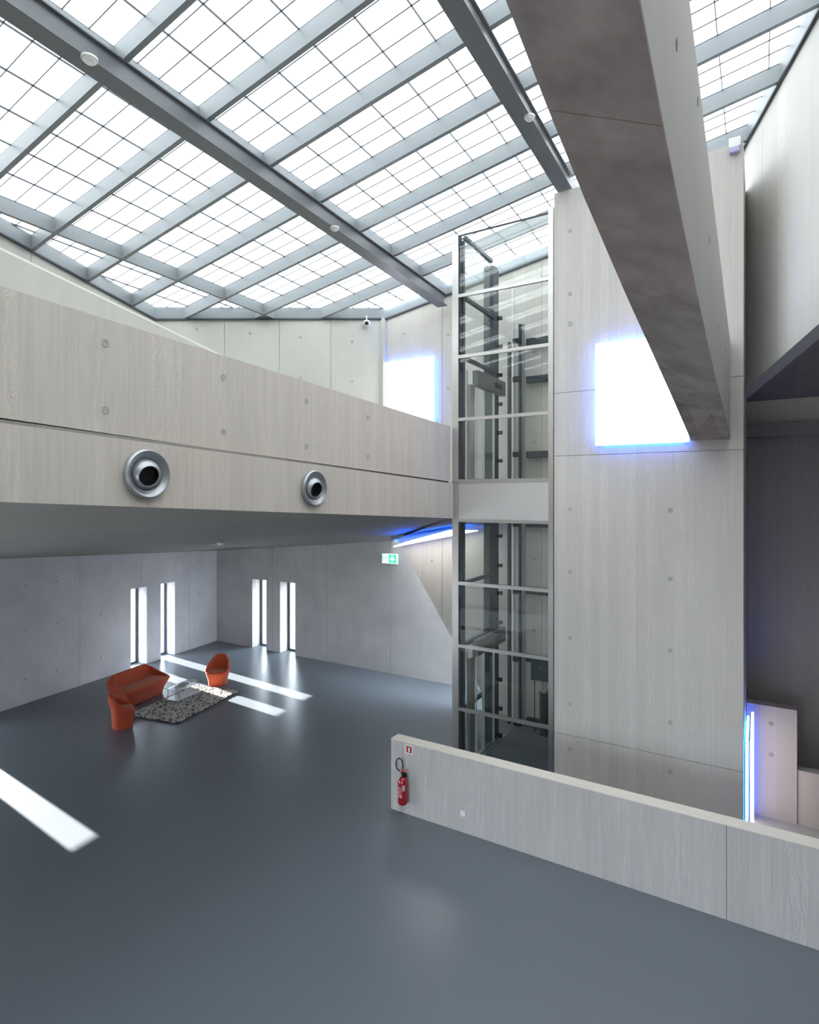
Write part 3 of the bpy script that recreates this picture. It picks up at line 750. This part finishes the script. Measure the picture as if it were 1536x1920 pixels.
for i in range(nx + 1):
    for j in range(ny + 1):
        x = -RW / 2 + i * RW / nx + random.uniform(-.012, .012); y = -RL / 2 + j * RL / ny + random.uniform(-.012, .012)
        a = random.uniform(0, math.pi); L_ = random.uniform(.026, .042); W_ = random.uniform(.018, .026); hh = random.uniform(.014, .024); mi = random.choices(range(6), (6, 10, 2, 2, 6, 3))[0]
        z0 = .026 + random.uniform(0, .014); ca, sa = math.cos(a), math.sin(a)
        vs = [bm.verts.new((x + v.x * L_ * ca - v.y * W_ * sa, y + v.x * L_ * sa + v.y * W_ * ca, z0 + v.z * hh)) for v in bv]
        for f in bf:
            ff = bm.faces.new([vs[q] for q in f]); ff.material_index = mi; ff.smooth = True
me = bpy.data.meshes.new('felt_pebbles'); bm.to_mesh(me); bm.free()
for m_ in pm: me.materials.append(m_)
fo = link('felt_pebbles', me, None, rg); fo['kind'] = 'stuff'

# glass table
tb = bpy.data.objects.new('glass_table', None); COL.objects.link(tb); tag(tb, 'low glass coffee table with chrome legs and white lower shelf on the rug', 'table')
tb.location = (-12.32, 9.50, FZ + .05); tb.rotation_euler = (0, 0, math.radians(8))
tw, tl = .21, .43
M['whiteshelf'] = mat('white_glass_shelf', (.70, .72, .74), .08)
MB().box(-tw, tw, -tl, tl, .33, .342).build('table_top', glassmat('table_glass', (.80, .86, .86), 1.0), tb)
MB().box(-tw + .01, tw - .01, -tl + .02, tl - .02, .075, .087).build('shelf', M['whiteshelf'], tb)
for sx in (-1, 1):
    for sy in (-1, 1):
        MB().lathe([(0, -.045), (.011, -.045), (.011, .33), (0, .33)], (sx * (tw - .03), sy * (tl - .10), 0), (0, 0, 1), 12).build('leg', M['chrome'], tb, True)
for sx in (-1, 1): MB().box(sx * (tw - .03) - .006, sx * (tw - .03) + .006, -tl + .08, tl - .08, .318, .33).build('rail', M['chrome'], tb)
for (y, x, sz, an, lb, mm) in ((-.02, 0, (.21, .28), .3, 'dark magazine lying in the middle of the glass table', M['bronze']), (.30, .02, (.20, .17), -.2, 'grey magazine at the far end of the glass table', M['paper'])):
    mo = bpy.data.objects.new('magazine', None); COL.objects.link(mo); tag(mo, lb, 'magazine', 'magazines on the glass table')
    mo.location = tb.matrix_basis @ Vector((x, y, .3425)); mo.rotation_euler = (0, 0, math.radians(8) + an)
    MB().box(-sz[0] / 2, sz[0] / 2, -sz[1] / 2, sz[1] / 2, 0, .012).build('pages', M['paper'], mo)
    MB().box(-sz[0] / 2, sz[0] / 2, -sz[1] / 2, sz[1] / 2, .0122, .014).build('cover', mm, mo)

# ================================================================== SMALL THINGS
ex = root('fire_extinguisher', 'red fire extinguisher with black hose hanging on the low concrete wall', 'fire extinguisher')
cx, cy, z0 = -4.868, 7.86, -4.905
MB().lathe([(0, .005), (.06, 0), (.074, .012), (.078, .03), (.078, .33), (.074, .37), (.058, .405), (.034, .425), (.024, .43), (0, .43)], (cx, cy, z0), (0, 0, 1), 36).build('tank', M['red'], ex, True)
MB().lathe([(.022, .42), (.022, .475), (.030, .48), (.030, .50), (.02, .51), (0, .51)], (cx, cy, z0), (0, 0, 1), 20).build('valve', M['black'], ex, True)
MB().prism([(cx - .01, cy - .012, z0 + .515), (cx + .085, cy - .012, z0 + .545), (cx + .088, cy - .012, z0 + .555), (cx - .01, cy - .012, z0 + .54)], (0, .024, 0)).build('lever', M['redlever'], ex)
MB().prism([(cx, cy - .010, z0 + .50), (cx + .09, cy - .010, z0 + .455), (cx + .094, cy - .010, z0 + .466), (cx, cy - .010, z0 + .52)], (0, .020, 0)).build('handle', M['black'], ex)
path = []
for k in range(25):
    t = k / 24; a = math.pi * (-.22 + 1.55 * t)
    path.append((cx - .075 + .068 * math.cos(a) * (1 - .05 * t), cy + .02, z0 + .60 + .098 * math.sin(a)))
path = [(cx - .005, cy + .0, z0 + .51)] + path + [(cx - .06, cy + .02, z0 + .50)]
MB().tube(path, .0105).build('hose', M['black'], ex, True)
def curved_label(a0, a1, za, zb_, m, nm, rr=.0785):
    bm = bmesh.new(); K = 10; A = []; B = []
    for k in range(K + 1):
        a = a0 + (a1 - a0) * k / K; x, y = cx + rr * math.cos(a), cy + rr * math.sin(a)
        A.append(bm.verts.new((x, y, z0 + za))); B.append(bm.verts.new((x, y, z0 + zb_)))
    for k in range(K): bm.faces.new((A[k], A[k + 1], B[k + 1], B[k]))
    mb = MB(); mb.bm.free(); mb.bm = bm; return mb.build(nm, m, ex)
P = math.pi
curved_label(P * .98, P * 1.62, .125, .30, mat('label_red', (.42, .07, .09), .35), 'label')
curved_label(P * 1.64, P * 1.82, .24, .33, M['label'], 'side_label')
for a0, a1, za, zz in ((1.05, 1.55, .292, .297), (1.1, 1.5, .27, .278), (1.1, 1.35, .25, .258), (1.05, 1.58, .238, .242), (1.12, 1.24, .19, .22), (1.3, 1.42, .19, .22), (1.05, 1.58, .168, .172), (1.1, 1.5, .15, .157), (1.5, 1.6, .135, .175)):
    curved_label(P * a0, P * a1, za, zz, M['label'], 'label_print', .0790)
MB().box(cx - .02, cx + .02, cy + .07, 7.949, z0 + .40, z0 + .47).build('wall_bracket', M['black'], ex)
settle(ex, (cx, cy, z0))

def flat(parent, nm, pts, y, m, d=.001):
    MB().prism([(x, y, z) for x, z in pts], (0, d, 0)).build(nm, m, parent)
fs = root('fire_sign', 'small red and white fire extinguisher sign near the top of the low wall', 'sign')
sx, sz = -4.80, -4.055
flat(fs, 'plate', [(sx - .068, sz - .068), (sx + .068, sz - .068), (sx + .068, sz + .068), (sx - .068, sz + .068)], 7.944, M['white'], .005)
flat(fs, 'red_field', [(sx - .050, sz - .052), (sx + .050, sz - .052), (sx + .050, sz + .052), (sx - .050, sz + .052)], 7.9425, M['redsign'])
flat(fs, 'extinguisher_symbol', [(sx - .014, sz - .040), (sx + .014, sz - .040), (sx + .014, sz + .014), (sx + .006, sz + .026), (sx + .016, sz + .032), (sx + .014, sz + .038), (sx - .006, sz + .036), (sx - .014, sz + .014)], 7.941, M['white'])
settle(fs, (sx, 7.95, sz))
so_ = root('wall_socket', 'small white square socket low on the front of the low wall', 'socket')
MB().box(-3.89, -3.81, 7.935, 7.949, -4.85, -4.77).bevel(.004, 2).build('plate', M['white'], so_)
MB().lathe([(.024, 0), (.024, .002), (.020, .002), (.020, -.004), (0, -.004)], (-3.85, 7.934, -4.81), (0, -1, 0), 20).build('socket_face', M['white'], so_)
settle(so_, (-3.85, 7.95, -4.81))
for (s_, lb) in ((4.28, 'small white socket in the reveal of the window behind the sofa'), (5.40, 'small white socket in the reveal of the window nearer the corner')):
    r = root('reveal_socket', lb, 'socket', 'sockets in the window reveals'); c = OL + EL * (s_ - .006) - NL * .2 + Vector((0, 0, FZ + .62))
    a = NL * .035; MB().prism([c - a - Vector((0, 0, .035)), c + a - Vector((0, 0, .035)), c + a + Vector((0, 0, .035)), c - a + Vector((0, 0, .035))], EL * .005).build('plate', M['galv'], r); settle(r, c)

# exit sign on the back wall
es_ = root('exit_sign', 'green emergency exit sign with running figure and arrow on the back wall', 'sign')
x0, x1, za, zb3 = -9.34, -8.84, -1.935, -1.665; yb = 13.955
MB().box(x0 - .01, x1 + .01, yb, 13.999, za - .01, zb3 + .01).build('housing', M['white'], es_)
flat(es_, 'white_panel', [(x0, za), (x1, za), (x1, zb3), (x0, zb3)], yb - .002, M['exitwhite'])
flat(es_, 'arrow_field', [(x0 + .22, za + .015), (x1 - .01, za + .015), (x1 - .01, zb3 - .015), (x0 + .22, zb3 - .015)], yb - .004, M['exitgreen'])
flat(es_, 'door_symbol', [(x0 + .03, za + .06), (x0 + .055, za + .06), (x0 + .055, zb3 - .02), (x0 + .03, zb3 - .02)], yb - .004, M['exitgreen'])
ax, az = x0 + .27, (za + zb3) / 2
flat(es_, 'arrow', [(ax, az - .028), (ax + .085, az - .028), (ax + .035, az - .085), (ax + .085, az - .085), (ax + .17, az), (ax + .085, az + .085), (ax + .035, az + .085), (ax + .085, az + .028), (ax, az + .028)], yb - .006, M['exitwhite'])
fx, fz = x0 + .13, az
fig = MB()
fig.prism([(fx - .022, yb - .004, fz - .005), (fx + .012, yb - .004, fz - .012), (fx + .026, yb - .004, fz + .05), (fx - .002, yb - .004, fz + .055)], (0, .001, 0))
flat_man = fig.build('running_figure', M['exitgreen'], es_)
flat(es_, 'running_figure_head', [(fx + .018 + .015 * math.cos(k * P / 5), fz + .078 + .015 * math.sin(k * P / 5)) for k in range(10)], yb - .004, M['exitgreen'])
for q in ([(fx - .02, fz), (fx - .005, fz - .008), (fx - .035, fz - .05), (fx - .065, fz - .055), (fx - .065, fz - .068), (fx - .03, fz - .066)],
          [(fx, fz - .008), (fx + .014, fz - .01), (fx + .03, fz - .055), (fx + .045, fz - .095), (fx + .03, fz - .1), (fx + .015, fz - .06)],
          [(fx + .02, fz + .045), (fx + .05, fz + .01), (fx + .07, fz + .012), (fx + .07, fz), (fx + .045, fz - .002), (fx + .018, fz + .025)],
          [(fx, fz + .05), (fx - .035, fz + .04), (fx - .045, fz + .01), (fx - .035, fz + .008), (fx - .025, fz + .03), (fx, fz + .036)]):
    flat(es_, 'running_figure_limb', q, yb - .004, M['exitgreen'])
settle(es_, ((x0 + x1) / 2, 14.0, za))

# dome camera hanging at the upper back wall, siren on the pier
cm = root('security_camera', 'small white dome security camera under the skylight edge', 'camera')
c = Vector((-8.52, 12.02, rz(-8.52, 12.0) - .16)); v = (Vector((0, 0, 0)) - c).normalized()
MB().lathe([(0, -.085)] + [(.085 * math.sin(a), -.085 * math.cos(a)) for a in [P * k / 14 for k in range(1, 12)]] + [(.05, .055), (.045, .05)], c, v, 28).build('housing', M['white'], cm, True)
MB().lathe([(.048, .05), (.04, .068), (.02, .078), (0, .08)], c, v, 24).build('lens', M['black'], cm, True)
MB().lathe([(.014, 0), (.014, .09), (.03, .095), (.03, .11)], c + Vector((0, 0, .07)), (0, 0, 1), 12).build('mount', M['white'], cm)
settle(cm, c)
sr = root('siren', 'small white alarm box at the top right of the tall pier', 'alarm')
MB().box(-.375, -.245, 9.69, 9.759, 5.02, 5.10).bevel(.008, 2).build('lamp_cover', mat('violet_cover', (.42, .38, .62), .3), sr)
MB().box(-.385, -.235, 9.70, 9.759, 5.10, 5.24).bevel(.012, 2).build('housing', M['white'], sr)
settle(sr, (-.31, 9.76, 5.02))
